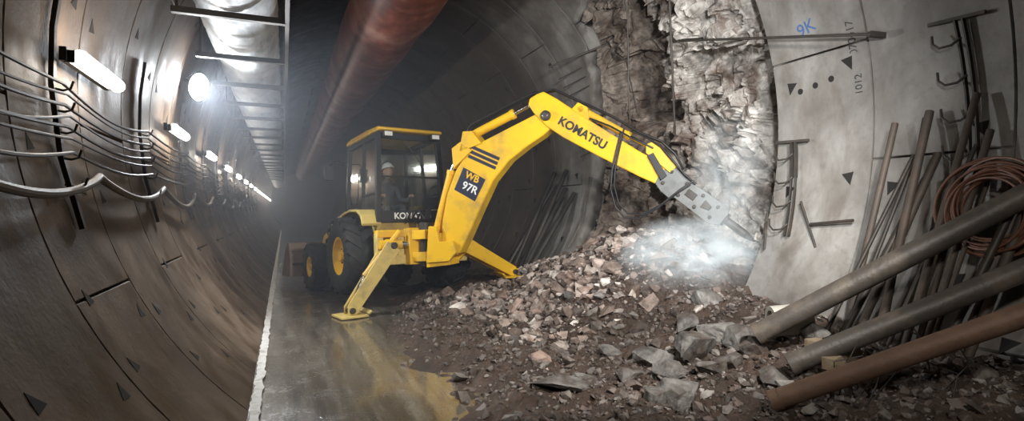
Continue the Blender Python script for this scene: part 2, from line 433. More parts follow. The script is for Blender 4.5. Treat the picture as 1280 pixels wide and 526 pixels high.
# ------------------------------------------------------------------ ventilation ducts
mb=MB();c=Vector((-.5,0,4.05));n=28;vs=[];fs=[];ys=[];y=-2
while y<55: ys.append(y); y+=.06 if y<22 else .5
for j,y in enumerate(ys):
    ph=(y%.45)/.45
    rr=.42+ (.018 if ph<.14 else 0)
    for i in range(n):
        a=2*math.pi*i/n;vs.append((c.x+rr*math.cos(a),y,c.z+rr*.92*math.sin(a)))
for j in range(len(ys)-1):
    for i in range(n):
        fs.append((j*n+i,j*n+(i+1)%n,(j+1)*n+(i+1)%n,(j+1)*n+i))
mb.add(vs,fs,SILV)
y=1.2
z0=c.z-.44
while y<40:
    mb.beam((-1.02,y,z0),(.02,y,z0),.07,.06,STL)
    mb.beam((.0,y,z0),(.0,y,5.35),.03,.03,STL)
    mb.beam((-.97,y,z0),(-.97,y,4.3),.03,.03,STL)
    y+=1.7
mb.beam((.03,-2,z0),(.03,45,z0),.04,.05,STL)
mb.build('silver_ventilation_duct')
mb=MB();vs=[];fs=[];c=Vector((1.52,0,4.78));ys=[-2+.12*i for i in range(440)]
for y in ys:
    q=(y%1.8)/1.8
    rr=.60+.015*math.sin(q*math.pi)+ (-.02 if q<.05 else 0)
    for i in range(n):
        a=2*math.pi*i/n;k=rr+.02*noise.noise(Vector((math.cos(a)*2,y*.8,math.sin(a)*2)));vs.append((c.x+k*math.cos(a),y,c.z+k*math.sin(a)))
for j in range(len(ys)-1):
    for i in range(n): fs.append((j*n+i,j*n+(i+1)%n,(j+1)*n+(i+1)%n,(j+1)*n+i))
mb.add(vs,fs,REDD)
for j in range(20):
    y=1+1.8*j;mb.cyl((c.x,y,c.z+.59),(c.x,y,5.98),.008,STL,6)
mb.build('red_ventilation_duct')

# ------------------------------------------------------------------ lamps on left wall
for k in range(17):
    y=4.96+3.4*k;x=-1.27;z=2.66
    mb=MB();mb.cyl((x+.02,y-.46,z),(x+.02,y+.46,z),.05,TUBE,14)
    mb.box((x-.06,y,z+.01),(.04,1.0,.09),BLK);mb.box((x-.03,y-.47,z),(.06,.02,.08),BLK);mb.box((x-.03,y+.47,z),(.06,.02,.08),BLK)
    mb.beam((x-.06,y,z+.02),(x-.13,y,z+.03),.06,.05,STL)
    mb.build('tunnel_lamp')
mb=MB();F=Vector((-1.12,9.0,3.4));aim=(Vector((.6,3,1.0))-F).normalized();Q=Matrix.Translation(F)@aim.to_track_quat('Z','Y').to_matrix().to_4x4()
mb.lathe([(0,.03),(.15,.03),(.15,.04),(0,.04)],FLOOD,Q@Matrix.Diagonal((.8,1.25,1,1)),28)
mb.lathe([(0,-.08),(.12,-.06),(.175,.0),(.175,.045),(.155,.045),(.155,.028),(0,.028)],BLK,Q@Matrix.Diagonal((.8,1.25,1,1)),28)
mb.beam(F-aim*.06,(-1.30,9.05,3.5),.05,.05,STL)
mb.build('floodlight')

# ------------------------------------------------------------------ cables, hoses and brackets on left wall
mb=MB()
for i,z in enumerate((2.48,2.41,2.34,2.27,2.20,2.12,2.03)):
    pts=[]
    for j in range(270):
        y=1.5+j*.12
        if y>34: break
        bay=math.floor((y-2.1)/2.4)
        amp=.03+.07*abs(noise.noise(Vector((bay*3.7+.5,i*2.9+.3,1.5))))*2
        sag=-amp*abs(math.sin((y-2.1)*math.pi/2.4))
        zz=z+sag; pts.append((XC-math.sqrt((R-.10)**2-(zz-ZC)**2)+.01*math.sin(i*3+y),y,zz))
    mb.tube(pts,.009 if i%2 else .012,CBL,6)
mb.build('wall_cable_bundle')
mb=MB()
pts=[]
for j in range(150):
    y=2.6+j*.12
    bay=math.floor((y-2.6)/2.4)
    sag=-(.10+.10*abs(math.sin(bay*2.1+.6)))*abs(math.sin((y-2.6)*math.pi/2.4))**.8
    zz=1.9+sag;pts.append((XC-math.sqrt((R-.09)**2-(zz-ZC)**2),y,zz))
mb.tube(pts,.028,HOSE,10)
mb.build('sagging_water_hose')
mb=MB()
for k in range(12):
    y=2.1+2.4*k
    pts=[wallpt(a,y,R-.03) for a in(-18,-10,-2,4,10)]
    for p,q in zip(pts,pts[1:]): mb.beam(p,q,.045,.03,STL)
    for z in(2.48,2.34,2.20,2.03,1.85):
        x=XC-math.sqrt(R*R-(z-ZC)**2);mb.tube([(x+.02,y,z-.03),(x+.09,y,z-.045),(x+.13,y,z-.03),(x+.145,y,z+.02)],.008,STL,6)
mb.build('cable_brackets')

# ------------------------------------------------------------------ backhoe loader
hd=rad(102.5);PITCH=rad(5)
PM=Matrix.Translation((1.99,10.35,.20))@Matrix.Rotation(hd,4,'Z')@Matrix.Rotation(PITCH,4,'Y')
BH=empty('backhoe_loader',PM)
def wheel(name,c,Rw,W,rimR,lugs,side):
    mb=MB();M=Matrix.Translation(c)@Matrix.Rotation(rad(90),4,'X')
    h=W/2
    mb.lathe([(rimR,-h*.8),(rimR+.06,-h*.95),(Rw*.82,-h),(Rw*.93,-h*.85),(Rw*.955,-h*.5),(Rw*.955,h*.5),(Rw*.93,h*.85),(Rw*.82,h),(rimR+.06,h*.95),(rimR,h*.8)],RUB,M,40)
    for i in range(lugs):
        for sgn in(-1,1):
            a=2*math.pi*(i+(.5 if sgn>0 else 0))/lugs
            da=.75*2*math.pi/lugs*1.1
            pts=[]
            for t,wv in((0,.02),(.5,.55),(1,1.0)):
                aa=a-da*t; pts.append((aa,sgn*h*wv))
            th=2*math.pi/lugs*.19
            vs=[]
            for aa,yy in pts:
                edge=abs(yy)/h
                for rr in(Rw*.93,Rw*(1-.035*edge**3)):
                    for s2 in(-th,th):
                        vs.append((rr*math.cos(aa+s2),rr*math.sin(aa+s2),yy))
            fs=[]
            for q in(0,4): fs+=[(q,q+1,q+5,q+4),(q+2,q+6,q+7,q+3),(q,q+4,q+6,q+2),(q+1,q+3,q+7,q+5)]
            fs+=[(0,2,3,1),(8,9,11,10)]
            mb.add(vs,fs,RUB,M)
            aa=a-da
            mb.add([((Rw*.97)*math.cos(aa-th),(Rw*.97)*math.sin(aa-th),sgn*h*.8),((Rw*.97)*math.cos(aa+th),(Rw*.97)*math.sin(aa+th),sgn*h*.8),
                    ((Rw*.8)*math.cos(aa+th),(Rw*.8)*math.sin(aa+th),sgn*h*1.04),((Rw*.8)*math.cos(aa-th),(Rw*.8)*math.sin(aa-th),sgn*h*1.04),
                    ((Rw*.95)*math.cos(aa+th),(Rw*.95)*math.sin(aa+th),sgn*h*1.03),((Rw*.95)*math.cos(aa-th),(Rw*.95)*math.sin(aa-th),sgn*h*1.03)],[(0,1,4,5),(5,4,2,3)],RUB,M)
    s=-side
    mb.lathe([(rimR,-h*.82),(rimR,h*.82)],YELD,M,36)
    mb.lathe([(rimR+.012,s*h*.84),(rimR-.02,s*h*.80),(rimR-.05,s*h*.4),(rimR*.5,s*h*.28),(rimR*.42,s*h*.5),(rimR*.3,s*h*.55),(rimR*.28,s*h*.75),(0,s*h*.78)],YEL,M,36)
    for i in range(8):
        a=i*math.pi/4; r0=rimR*.37
        mb.cyl(M@Vector((r0*math.cos(a),r0*math.sin(a),s*h*.5)),M@Vector((r0*math.cos(a),r0*math.sin(a),s*h*.62)),.014,STL,6)
    return mb.build(name,BH)
for sd_ in(1,-1):
    wheel('rear_wheel_%s'%('left' if sd_>0 else 'right'),(0,.93*sd_,.66),.68,.48,.32,17,sd_)
    wheel('front_wheel_%s'%('left' if sd_>0 else 'right'),(2.2,.90*sd_,.48),.49,.35,.20,15,sd_)
mb=MB()
mb.box((.85,0,.72),(3.6,.66,.36),YELD);mb.box((0,0,.65),(.3,1.35,.26),STL);mb.box((2.2,0,.46),(.2,1.4,.18),STL)
mb.build('chassis',BH,bevel=.02)
mb=MB();M=Matrix.Rotation(rad(90),4,'X')
mb.prism([(1.0,.9),(1.0,1.62),(1.7,1.60),(2.5,1.47),(2.85,1.30),(2.92,.85)],-.44,.44,YEL,M)
mb.build('engine_hood',BH,bevel=.05)
mb=MB();mb.box((2.91,0,1.05),(.04,.66,.32),BLK)
for i in range(6):
    for s in(1,-1): mb.box((1.7+i*.12,s*.445,1.2),(.05,.012,.25),BLK)
mb.cyl((1.25,-.25,1.6),(1.25,-.25,2.3),.04,STL)
mb.build('grille_and_exhaust',BH)
cw=.63;xr,xf=-.62,1.0
mb=MB()
mb.box((.19,0,1.02),(1.58,1.20,.36),YELD);mb.box((.19,0,1.24),(1.62,1.26,.10),BLK)
mb.build('cab_base',BH,bevel=.02)
mb=MB()
def post(a,b,w=.075,d=.075,m=BLK): mb.beam(a,b,w,d,m,up=(1,0,0))
for s in(1,-1):
    post((xr,cw*s,1.2),(xr+.04,cw*.90*s,2.76),.08,.09);post((xf,cw*s,1.2),(xf-.12,cw*.90*s,2.76),.07,.08)
    post((.10,cw*s,1.2),(.10,cw*.90*s,2.76),.06,.05)
    mb.beam((xr,cw*s,1.27),(xf,cw*s,1.27),.06,.10,BLK);mb.beam((xr,cw*.90*s,2.73),(xf-.1,cw*.90*s,2.73),.07,.09,BLK)
    mb.beam((xr,cw*.985*s,1.72),(.10,cw*.985*s,1.72),.03,.035,BLK)
mb.beam((xr,-cw,1.30),(xr,cw,1.30),.07,.20,BLK);mb.beam((xr+.04,-cw*.90,2.72),(xr+.04,cw*.90,2.72),.07,.10,BLK)
mb.beam((xr+.016,-cw*.95,2.0),(xr+.016,cw*.95,2.0),.025,.03,BLK)
mb.beam((xf,-cw,1.27),(xf,cw,1.27),.06,.12,BLK);mb.beam((xf-.12,-cw*.90,2.72),(xf-.12,cw*.90,2.72),.07,.10,BLK)
mb.tube([(.6,cw+.03,1.6),(.62,cw+.06,1.8),(.6,cw+.03,2.2)],.012,BLK,6)
mb.tube([(xr-.03,.1,2.62),(xr-.03,-.15,2.3),(xr-.03,-.3,2.1)],.008,BLK,6)
mb.build('cab_frame',BH,bevel=.012)
mb=MB()
def q4(a,b,c,d): mb.add([a,b,c,d],[(0,1,2,3)],GLASS)
q4((xr,-cw,1.35),(xr,cw,1.35),(xr+.04,cw*.90,2.70),(xr+.04,-cw*.90,2.70))
q4((xf,-cw,1.30),(xf,cw,1.30),(xf-.12,cw*.90,2.70),(xf-.12,-cw*.90,2.70))
for s in(1,-1):
    q4((xr,cw*s,1.3),(xf,cw*s,1.3),(xf-.12,cw*.90*s,2.70),(xr+.04,cw*.90*s,2.70))
mb.build('cab_glazing',BH,smooth=False,recalc=False)
mb=MB()
M=Matrix.Rotation(rad(90),4,'X')
mb.prism([(-.72,2.79),(-.74,2.83),(-.68,2.86),(-.2,2.89),(.7,2.89),(.94,2.86),(.98,2.82),(.96,2.78)],-.61,.61,YEL,M)
mb.build('cab_roof',BH,bevel=.03)
mb=MB()
for s in(.45,-.45):
    mb.box((-.74,s,2.72),(.07,.17,.10),BLK);mb.box((-.78,s,2.72),(.01,.14,.075),DECALW)
    mb.box((1.07,s,2.76),(.06,.17,.10),BLK)
mb.cyl((.1,.1,2.88),(.1,.1,2.96),.05,BLK);
mb.tube([(1.0,.60,2.45),(1.1,.82,2.5),(1.1,.92,2.42)],.012,BLK,6);mb.box((1.1,.93,2.28),(.03,.17,.28),BLK)
mb.tube([(1.0,-.60,2.45),(1.1,-.82,2.5),(1.1,-.92,2.42)],.012,BLK,6);mb.box((1.1,-.93,2.28),(.03,.17,.28),BLK)
mb.build('work_lights_and_mirrors',BH,bevel=.01)
mb=MB()
for s in(1,-1):
    prof=[(-.66,1.18),(-.58,1.34),(-.38,1.44),(0,1.47),(.42,1.43),(.70,1.24),(.80,.98)]
    out=prof+[(x*.94,z-.045) for x,z in prof[::-1]]
    y0,y1=(.60,.92) if s>0 else(-.92,-.60)
    mb.prism(out,-y1,-y0,PALE,M)
    mb.prism([(x,z) for x,z in prof]+[(.5,.9),(-.45,.9)],-(.645 if s>0 else -.585),-(.585 if s>0 else -.645),PALE,M)
    mb.box((.98,s*.8,.55),(.38,.30,.05),BLK);mb.box((.98,s*.8,.85),(.34,.26,.05),BLK);mb.box((.98,s*.66,.7),(.36,.05,.4),YELD)
mb.build('fenders_and_steps',BH,bevel=.012)
mb=MB()
mb.box((.25,.15,1.32),(.50,.50,.12),SEATM);mb.box((.50,.15,1.70),(.12,.48,.75),SEATM);mb.box((.25,.15,1.2),(.3,.3,.2),BLK)
mb.box((.85,0,1.5),(.14,.5,.5),BLK);mb.tube([(.72+.05*math.sin(i*.5236),.19*math.cos(i*.5236),1.83+.15*math.sin(i*.5236)) for i in range(12)],.014,BLK,6,closed=True)
for s in(-.12,.42):
    mb.cyl((-.42,s,1.25),(-.36,s,1.66),.014,STL,8);mb.cyl((-.36,s,1.66),(-.355,s,1.73),.028,BLK,10)
mb.build('cab_interior',BH,bevel=.01)
mb=MB()
for s in(1,-1):
    mb.beam((.95,s*.58,1.40),(2.55,s*.58,1.02),.09,.20,YEL,h1=.24);mb.beam((2.5,s*.58,1.05),(3.22,s*.58,.36),.09,.24,YEL,h1=.16)
    mb.cyl((1.25,s*.58,.85),(2.0,s*.58,.95),.05,YEL);mb.cyl((2.0,s*.58,.95),(2.4,s*.58,1.0),.03,CHR)
    mb.cyl((2.3,s*.45,1.22),(2.95,s*.45,.85),.045,YEL);mb.cyl((2.95,s*.45,.85),(3.2,s*.45,.65),.028,CHR)
mb.beam((2.75,-.6,.85),(2.75,.6,.85),.14,.14,YELD)
mb.build('loader_arms',BH,bevel=.012)
mb=MB()
bk=[(3.25,1.02),(3.18,.60),(3.22,.27),(3.36,.27),(4.0,.30)]
inn=[(4.0,.34),(3.4,.32),(3.27,.34),(3.25,.60),(3.30,1.02)]
mb.prism(bk+inn,-1.18,1.18,BUCK,M)
for s in(1.18,-1.18):
    mb.prism([(3.25,1.02),(3.18,.60),(3.22,.27),(4.0,.30),(3.62,.85),(3.4,1.04)],-s-.02,-s+.02,BUCK,M)
mb.box((3.20,0,.86),(.06,2.36,.06),BUCK);mb.box((3.17,0,.55),(.06,2.3,.05),STL)
mb.build('loader_bucket',BH,bevel=.01)
# rear frame
mb=MB()
mb.box((-1.0,0,.55),(.16,1.66,.16),PALE);mb.box((-1.0,0,.98),(.16,1.66,.12),YEL)
for y in(-.78,-.42,.0,.42,.78): mb.box((-1.0,y,.76),(.14,.12,.46),PALE)
mb.box((-.76,0,.78),(.5,.6,.5),YELD)
mb.box((-1.09,.60,.79),(.03,.22,.2),YEL);mb.box((-1.09,-.6,.79),(.03,.22,.2),YEL)
mb.build('backhoe_mount_frame',BH,bevel=.02)
mb=MB()
mb.box((-1.14,.12,.76),(.22,.46,.60),YEL)
mb.cyl((-1.32,.10,.42),(-1.32,.10,1.14),.09,STL)
mb.beam((-1.14,.30,.94),(-1.48,.14,.94),.10,.15,YEL);mb.beam((-1.14,-.1,.94),(-1.48,.06,.94),.10,.15,YEL)
mb.beam((-1.14,.30,.58),(-1.48,.14,.58),.10,.15,YEL);mb.beam((-1.14,-.1,.58),(-1.48,.06,.58),.10,.15,YEL)
mb.cyl((-1.13,.70,.80),(-1.2,.2,.80),.05,CHR);mb.cyl((-1.13,.82,.80),(-1.15,.45,.80),.075,YEL)
mb.cyl((-1.13,-.62,.80),(-1.2,-.1,.80),.06,YEL)
for i,y in enumerate((.0,.08,.16,.24)):
    mb.tube([(-.68,y-.1,1.18),(-.95,y-.08,1.28+.03*i),(-1.2,y*.6,1.30+.02*i),(-1.42,.06+y*.3,1.2),(-1.5,.07+y*.2,1.35)],.017,BLK,8)
mb.build('swing_post',BH,bevel=.015)
def toW(p): return PM@Vector(p)
mb=MB()
def leg(pv,ft,m):
    pv=toW(pv);ft=Vector(ft);side=(toW((-1,0,0))-toW((0,0,0))).normalized()
    d=(ft-pv)
    upv=side.cross(d).normalized()
    for o in(-.10,.10):
        mb.beam(pv+side*o,ft+side*o*.8+Vector((0,0,.10)),.03,.26,m,up=upv,h1=.19)
    mb.beam(pv+d*.05,ft-d*.08+Vector((0,0,.08)),.16,.17,m,up=upv,h1=.13)
    mb.cyl(pv-side*.15,pv+side*.15,.055,STL)
    mb.cyl(ft-side*.15+Vector((0,0,.10)),ft+side*.15+Vector((0,0,.10)),.045,STL)
    h=Vector((d.x,d.y,0)).normalized()
    mb.beam(ft-h*.22+Vector((0,0,.025)),ft+h*.22+Vector((0,0,.025)),.42,.035,m)
    mb.beam(ft-h*.22+Vector((0,0,.05)),ft-h*.27+Vector((0,0,.10)),.42,.03,m)
    for o in(-.09,.09): mb.beam(ft+side*o+Vector((0,0,.03)),ft+side*o+Vector((0,0,.16)),.02,.14,m,up=h)
    sg=(1 if upv.z>0 else -1)
    c0=pv+Vector((0,0,.24))-h*.15; mb.cyl(c0,pv+d*.5+upv*.14*sg,.045,YEL);mb.cyl(pv+d*.5+upv*.14*sg,pv+d*.8+upv*.08*sg,.028,CHR)
lf=Vector((.95,8.98,.0)); rf=Vector((3.86,9.48,hgt(3.86,9.48)+.03))
leg((-1.14,.62,.78),lf,PALE);leg((-1.14,-.66,.78),rf,YEL)
mb.build('stabiliser_legs',BH,W=Matrix.Identity(4),bevel=.008)

# arm: local u (reach), v (height), w (toward camera side)
foot=Vector((2.30,8.80,0));tipd=Vector((3.18,-2.90,0)).normalized();nrm=Vector((tipd.y,-tipd.x,0))
AM=Matrix(((tipd.x,0,nrm.x,foot.x),(tipd.y,0,nrm.y,foot.y),(0,1,0,0),(0,0,0,1)))
mb=MB()
boom=[(0.12,1.10),(.14,1.50),(.22,1.90),(.37,2.27),(.56,2.57),(.80,2.70),(1.10,2.83),(1.59,3.04),(1.84,3.15),(1.97,3.10),(2.0,2.93),(1.80,2.76),(1.55,2.61),(1.27,2.41),(1.00,2.10),(.80,1.70),(.56,1.20),(.44,.98),(.26,.96)]
mb.prism(boom,-.13,.13,YEL)
mb.build('boom',BH,W=AM,bevel=.018)
mb=MB()
mb.cyl((.30,1.10,-.2),(.30,1.10,.2),.07,STL)
mb.cyl((1.86,3.04,-.22),(1.86,3.04,.22),.075,STL)
mb.cyl((1.86,3.04,.19),(1.86,3.04,.235),.045,CHR)
ear=[(-.06,1.40),(.08,1.40),(.12,1.16),(.36,1.18),(.42,1.0),(.30,.86),(-.10,.82)]
mb.prism(ear,-.22,-.15,YEL);mb.prism(ear,.15,.22,YEL)
mb.prism([(-.12,.74),(.3,.80),(.26,.95),(-.12,1.0)],-.17,.17,YEL)
def ram(p0,p1,p2,r,w=0,m=YEL):
    mb.cyl((*p0,w),(*p1,w),r,m);mb.cyl((*p1,w),(*p2,w),r*.55,CHR);mb.cyl((p0[0],p0[1],w-.1),(p0[0],p0[1],w+.1),r*.9,m);mb.cyl((p2[0],p2[1],w-.1),(p2[0],p2[1],w+.1),r*.9,m)
    d=(Vector(p1)-Vector(p0)).normalized();e=Vector(p1);mb.cyl((*(e-d*.06),w),(*(e+d*.01),w),r*1.15,m)
ram((-.02,1.34),(.24,2.28),(.40,2.60),.065)
mb.prism([(.34,2.30),(.31,2.62),(.46,2.72),(.66,2.58)],-.15,.15,YEL)
ram((.58,2.82),(1.30,3.13),(1.66,3.29),.068)
mb.prism([(.44,2.56),(.50,2.88),(.66,2.88),(.82,2.68)],-.15,.15,YEL)
mb.build('boom_linkage_and_rams',BH,W=AM,bevel=.008)
mb=MB()
dip=[(1.71,3.37),(1.82,3.40),(2.02,3.28),(2.5,2.94),(3.19,2.48),(3.58,2.25),(3.60,2.10),(3.46,2.00),(3.2,2.12),(2.62,2.43),(2.12,2.71),(1.86,2.89),(1.66,3.10),(1.58,3.22),(1.60,3.31)]
mb.prism(dip,-.165,.165,YEL)
mb.build('dipper',BH,W=AM,bevel=.015)
mb=MB()
mb.prism([(2.20,3.10),(2.32,3.22),(2.46,3.14),(2.5,2.9)],-.10,.10,YEL)
ram((2.36,3.12),(3.05,2.70),(3.36,2.52),.055)
lk=[(3.30,2.44),(3.30,2.56),(3.42,2.60),(3.70,2.24),(3.62,2.16)]
mb.prism(lk,-.20,-.17,YEL);mb.prism(lk,.17,.20,YEL)
mb.prism([(3.32,2.40),(3.40,2.44),(3.58,2.12),(3.50,2.06)],.20,.225,BLK)
for w in(-.04,.02,.07):
    mb.tube([(.3,2.45,w),(.6,2.98,w),(1.2,3.24,w),(1.62,3.40,w),(1.95,3.44,w),(2.3,3.26,w),(2.8,3.00,w),(3.2,2.74,w+.05),(3.5,2.60,w+.05),(3.68,2.42,w+.05),(3.78,2.22,w)],.018,BLK,8)
hz=[(2.95,2.74,.17),(2.90,2.5,.20),(2.84,2.2,.23),(2.82,1.95,.22),(2.88,1.70,.2),(3.0,1.56,.19),(3.2,1.54,.18),(3.45,1.68,.19),(3.7,1.88,.19),(3.88,2.0,.19)]
mb.tube(hz,.016,BLK,8);mb.tube([(a+.05,b+.05,c+.02) for a,b,c in hz],.013,BLK,8)
mb.tube([(3.1,2.76,.14),(3.3,2.66,.20),(3.5,2.52,.23),(3.66,2.32,.24),(3.8,2.14,.22),(3.95,2.0,.2)],.016,BLK,8)
mb.tube([(2.5,2.97,.14),(2.8,2.84,.17),(3.1,2.66,.19),(3.4,2.5,.21)],.014,BLK,8)
mb.build('dipper_linkage_and_hoses',BH,W=AM,bevel=.006)
# hydraulic breaker
mb=MB()
BM=Matrix.Translation((3.50,2.16,0))@Matrix.Rotation(math.atan2(-.62,.80),4,'Z')
pl=[(.02,-.16),(-.02,.0),(.05,.17),(.25,.20),(.32,.14),(.86,.15),(.90,.19),(.98,.18),(1.02,.08),(1.02,-.10),(.90,-.17),(.34,-.16),(.28,-.21),(.14,-.20)]
mb.prism(pl,-.17,-.135,BRK,BM)
mb.prism(pl,.135,.17,BRK,BM)
mb.prism([(.18,-.13),(.18,.13),(.94,.12),(.94,-.12)],-.135,.135,STL,BM)
mb.prism([(.12,.10),(.12,.16),(.40,.17),(.40,.10)],-.135,.135,BRK,BM)
for w in(.17,):
    for x,y in((.10,.10),(.10,-.09),(.36,.09),(.36,-.10),(.62,.09),(.62,-.10),(.86,.08),(.86,-.09)):
        mb.cyl(BM@Vector((x,y,w)),BM@Vector((x,y,w+.03)),.026,STL,6)
    mb.prism([(.42,-.05),(.42,.05),(.56,.05),(.56,-.05)],w,w+.012,STL,BM)
    mb.prism([(.68,-.06),(.68,.06),(.80,.03),(.80,-.03)],w,w+.012,STL,BM)
mb.cyl(BM@Vector((.94,0,0)),BM@Vector((1.06,0,0)),.095,STL,18);mb.cyl(BM@Vector((1.05,0,0)),BM@Vector((1.35,0,0)),.055,STL,16);mb.cyl(BM@Vector((1.35,0,0)),BM@Vector((1.5,0,0)),.055,STL,16,r1=.012)
mb.build('hydraulic_breaker',BH,W=AM,bevel=.006)
# decals
def armtxt(name,body,size,u,v,ang,w,mat,bold=.004):
    return text(name,body,size,mat,AM@Matrix.Translation((u,v,w))@Matrix.Rotation(rad(ang),4,'Z'),BH,.002,bold)
armtxt('lettering_dipper','KOMATSU',.17,2.40,2.76,-31,.168,MARK,.006)
mb=MB()
D=Matrix.Translation((.63,2.10,0))@Matrix.Rotation(rad(62),4,'Z')
mb.prism([(-.24,-.21),(-.24,.19),(.14,.21),(.14,-.21)],.13,.134,DECAL,D)
D2=Matrix.Translation((.86,2.46,0))@Matrix.Rotation(rad(-24),4,'Z')
for i in range(3):
    mb.prism([(-.26,-.10+i*.075),(-.26,-.05+i*.075),(.24,-.05+i*.075),(.24,-.10+i*.075)],.13,.134,DECAL,D2)
mb.build('boom_decal',BH,W=AM,smooth=False)
armtxt('lettering_model_upper','WB',.15,.66,2.16,-24,.138,YEL)
armtxt('lettering_model_lower','97R',.17,.62,1.995,-24,.138,DECALW,.003)
text('lettering_cab','KOMATSU',.15,DECALW,PM@Matrix.Translation((xr-.04,.0,1.30))@Matrix(((0,0,-1,0),(-1,0,0,0),(0,1,0,0),(0,0,0,1))),BH,.002,.004)

# ------------------------------------------------------------------ operator (seated, facing the rear)
OP=empty('machine_operator',PM)
def skin(name,vr,ed,mat,root=0,sub=2):
    me=bpy.data.meshes.new(name);me.from_pydata([v[:3] for v in vr],ed,[])
    o=bpy.data.objects.new(name,me);COL.objects.link(o);o.parent=OP
    m=o.modifiers.new('skin','SKIN');m.use_smooth_shade=True
    for i,v in enumerate(vr):
        me.skin_vertices[0].data[i].radius=(v[3],v[4] if len(v)>4 else v[3]); me.skin_vertices[0].data[i].use_root=(i==root)
    s=o.modifiers.new('sub','SUBSURF');s.levels=sub;s.render_levels=sub
    me.materials.append(mat);return o
y0=.15
B=[(.22,y0,1.46,.15,.13),(.21,y0,1.62,.14,.12),(.17,y0,1.80,.16,.12),(.13,y0,1.93,.13,.10),(.10,y0,2.00,.06),(.08,y0,2.08,.055)]
E=[(0,1),(1,2),(2,3),(3,4),(4,5)]
for s in(1,-1):
    k=len(B);B+=[(.14,y0+s*.17,1.91,.07),(.08,y0+s*.25,1.66,.05),(-.20,y0+s*.26,1.62,.042),(-.31,y0+s*.27,1.68,.03)]
    E+=[(3,k),(k,k+1),(k+1,k+2),(k+2,k+3)]
    k=len(B);B+=[(.20,y0+s*.10,1.45,.09),(-.22,y0+s*.15,1.50,.075),(-.26,y0+s*.15,1.32,.055),(-.34,y0+s*.15,1.27,.045)]
    E+=[(0,k),(k,k+1),(k+1,k+2),(k+2,k+3)]
skin('body',B,E,SUIT)
for s in(1,-1):
    c=Vector((-.33,y0+s*.27,1.70))
    vr=[(c.x+.03,c.y,c.z-.015,.026),(c.x-.02,c.y,c.z,.034,.02),(c.x-.05,c.y,c.z,.03,.018)];ed=[(0,1),(1,2)]
    skin('palm_%s'%('l' if s>0 else 'r'),vr,ed,SKIN)
    for i in range(4):
        yy=c.y+(i-1.5)*.019;L=(.8,1,.95,.75)[i]
        skin('finger_%d_%s'%(i+1,'l' if s>0 else 'r'),[(c.x-.04,yy,c.z+.005,.009),(c.x-.07*L,yy,c.z+.01,.009),(c.x-.085*L,yy,c.z-.02*L,.008),(c.x-.065*L,yy,c.z-.04*L,.007)],[(0,1),(1,2),(2,3)],SKIN)
    skin('thumb_%s'%('l' if s>0 else 'r'),[(c.x-.0,c.y-s*.025,c.z,.011),(c.x-.03,c.y-s*.045,c.z-.01,.01),(c.x-.055,c.y-s*.04,c.z-.02,.008)],[(0,1),(1,2)],SKIN)
bm=bmesh.new();bmesh.ops.create_uvsphere(bm,u_segments=28,v_segments=20,radius=.1)
for v in bm.verts:
    x,y,z=v.co
    v.co.y*=.80; v.co.z*=1.18
    if z<0: v.co.y*=1+z*2.2; v.co.x*=1+z*.8
    if x<0:
        v.co.x-= .022*math.exp(-(y/.016)**2-((z+.008)/.022)**2)
        v.co.x+= .012*math.exp(-((abs(y)-.035)/.018)**2-((z-.012)/.014)**2)
        v.co.x-= .008*math.exp(-(y/.03)**2-((z+.050)/.010)**2)
        v.co.x-= .012*math.exp(-(y/.03)**2-((z+.085)/.018)**2)
me=bpy.data.meshes.new('head');bm.to_mesh(me);bm.free();me.materials.append(SKIN)
for p in me.polygons:p.use_smooth=True
hdo=bpy.data.objects.new('head',me);COL.objects.link(hdo);hdo.parent=OP;hdo.location=(.05,y0,2.17);hdo.rotation_euler=(0,.12,.15)
mb=MB()
for s in(1,-1):
    mb.lathe([(0,-.009),(.007,-.006),(.009,0),(.007,.006),(0,.009)],DECALW,Matrix.Translation((-.077,s*.033,.012)),10)
    mb.lathe([(0,-.004),(.004,0),(0,.004)],BLK,Matrix.Translation((-.085,s*.033,.012)),8)
    mb.lathe([(0,-.03),(.012,-.02),(.017,0),(.014,.02),(0,.03)],SKIN,Matrix.Translation((.005,s*.083,.0)),10)
mb.box((-.092,0,-.050),(.006,.04,.006),COPPER)
ey=mb.build('face_features',OP);ey.matrix_basis=Matrix.Translation((.05,y0,2.17))@Euler((0,.12,.15)).to_matrix().to_4x4()
mb=MB();H=Matrix.Translation((.05,y0,2.205))@Euler((0,.12,.15)).to_matrix().to_4x4()@Matrix.Diagonal((1.12,.92,1,1))
mb.lathe([(.085,.03),(.128,.028),(.130,.036),(.112,.042),(.108,.07),(.09,.115),(.05,.142),(0,.15)],HELM,H,28)
mb.prism([(-.11,-.07),(-.155,-.04),(-.165,0),(-.155,.04),(-.11,.07)],.028,.038,HELM,H)
mb.tube([H@Vector((0.1*math.cos(t),0,.04+.115*math.sin(t))) for t in [i*math.pi/10 for i in range(11)]],.008,HELM,6)
mb.build('hard_hat',OP)

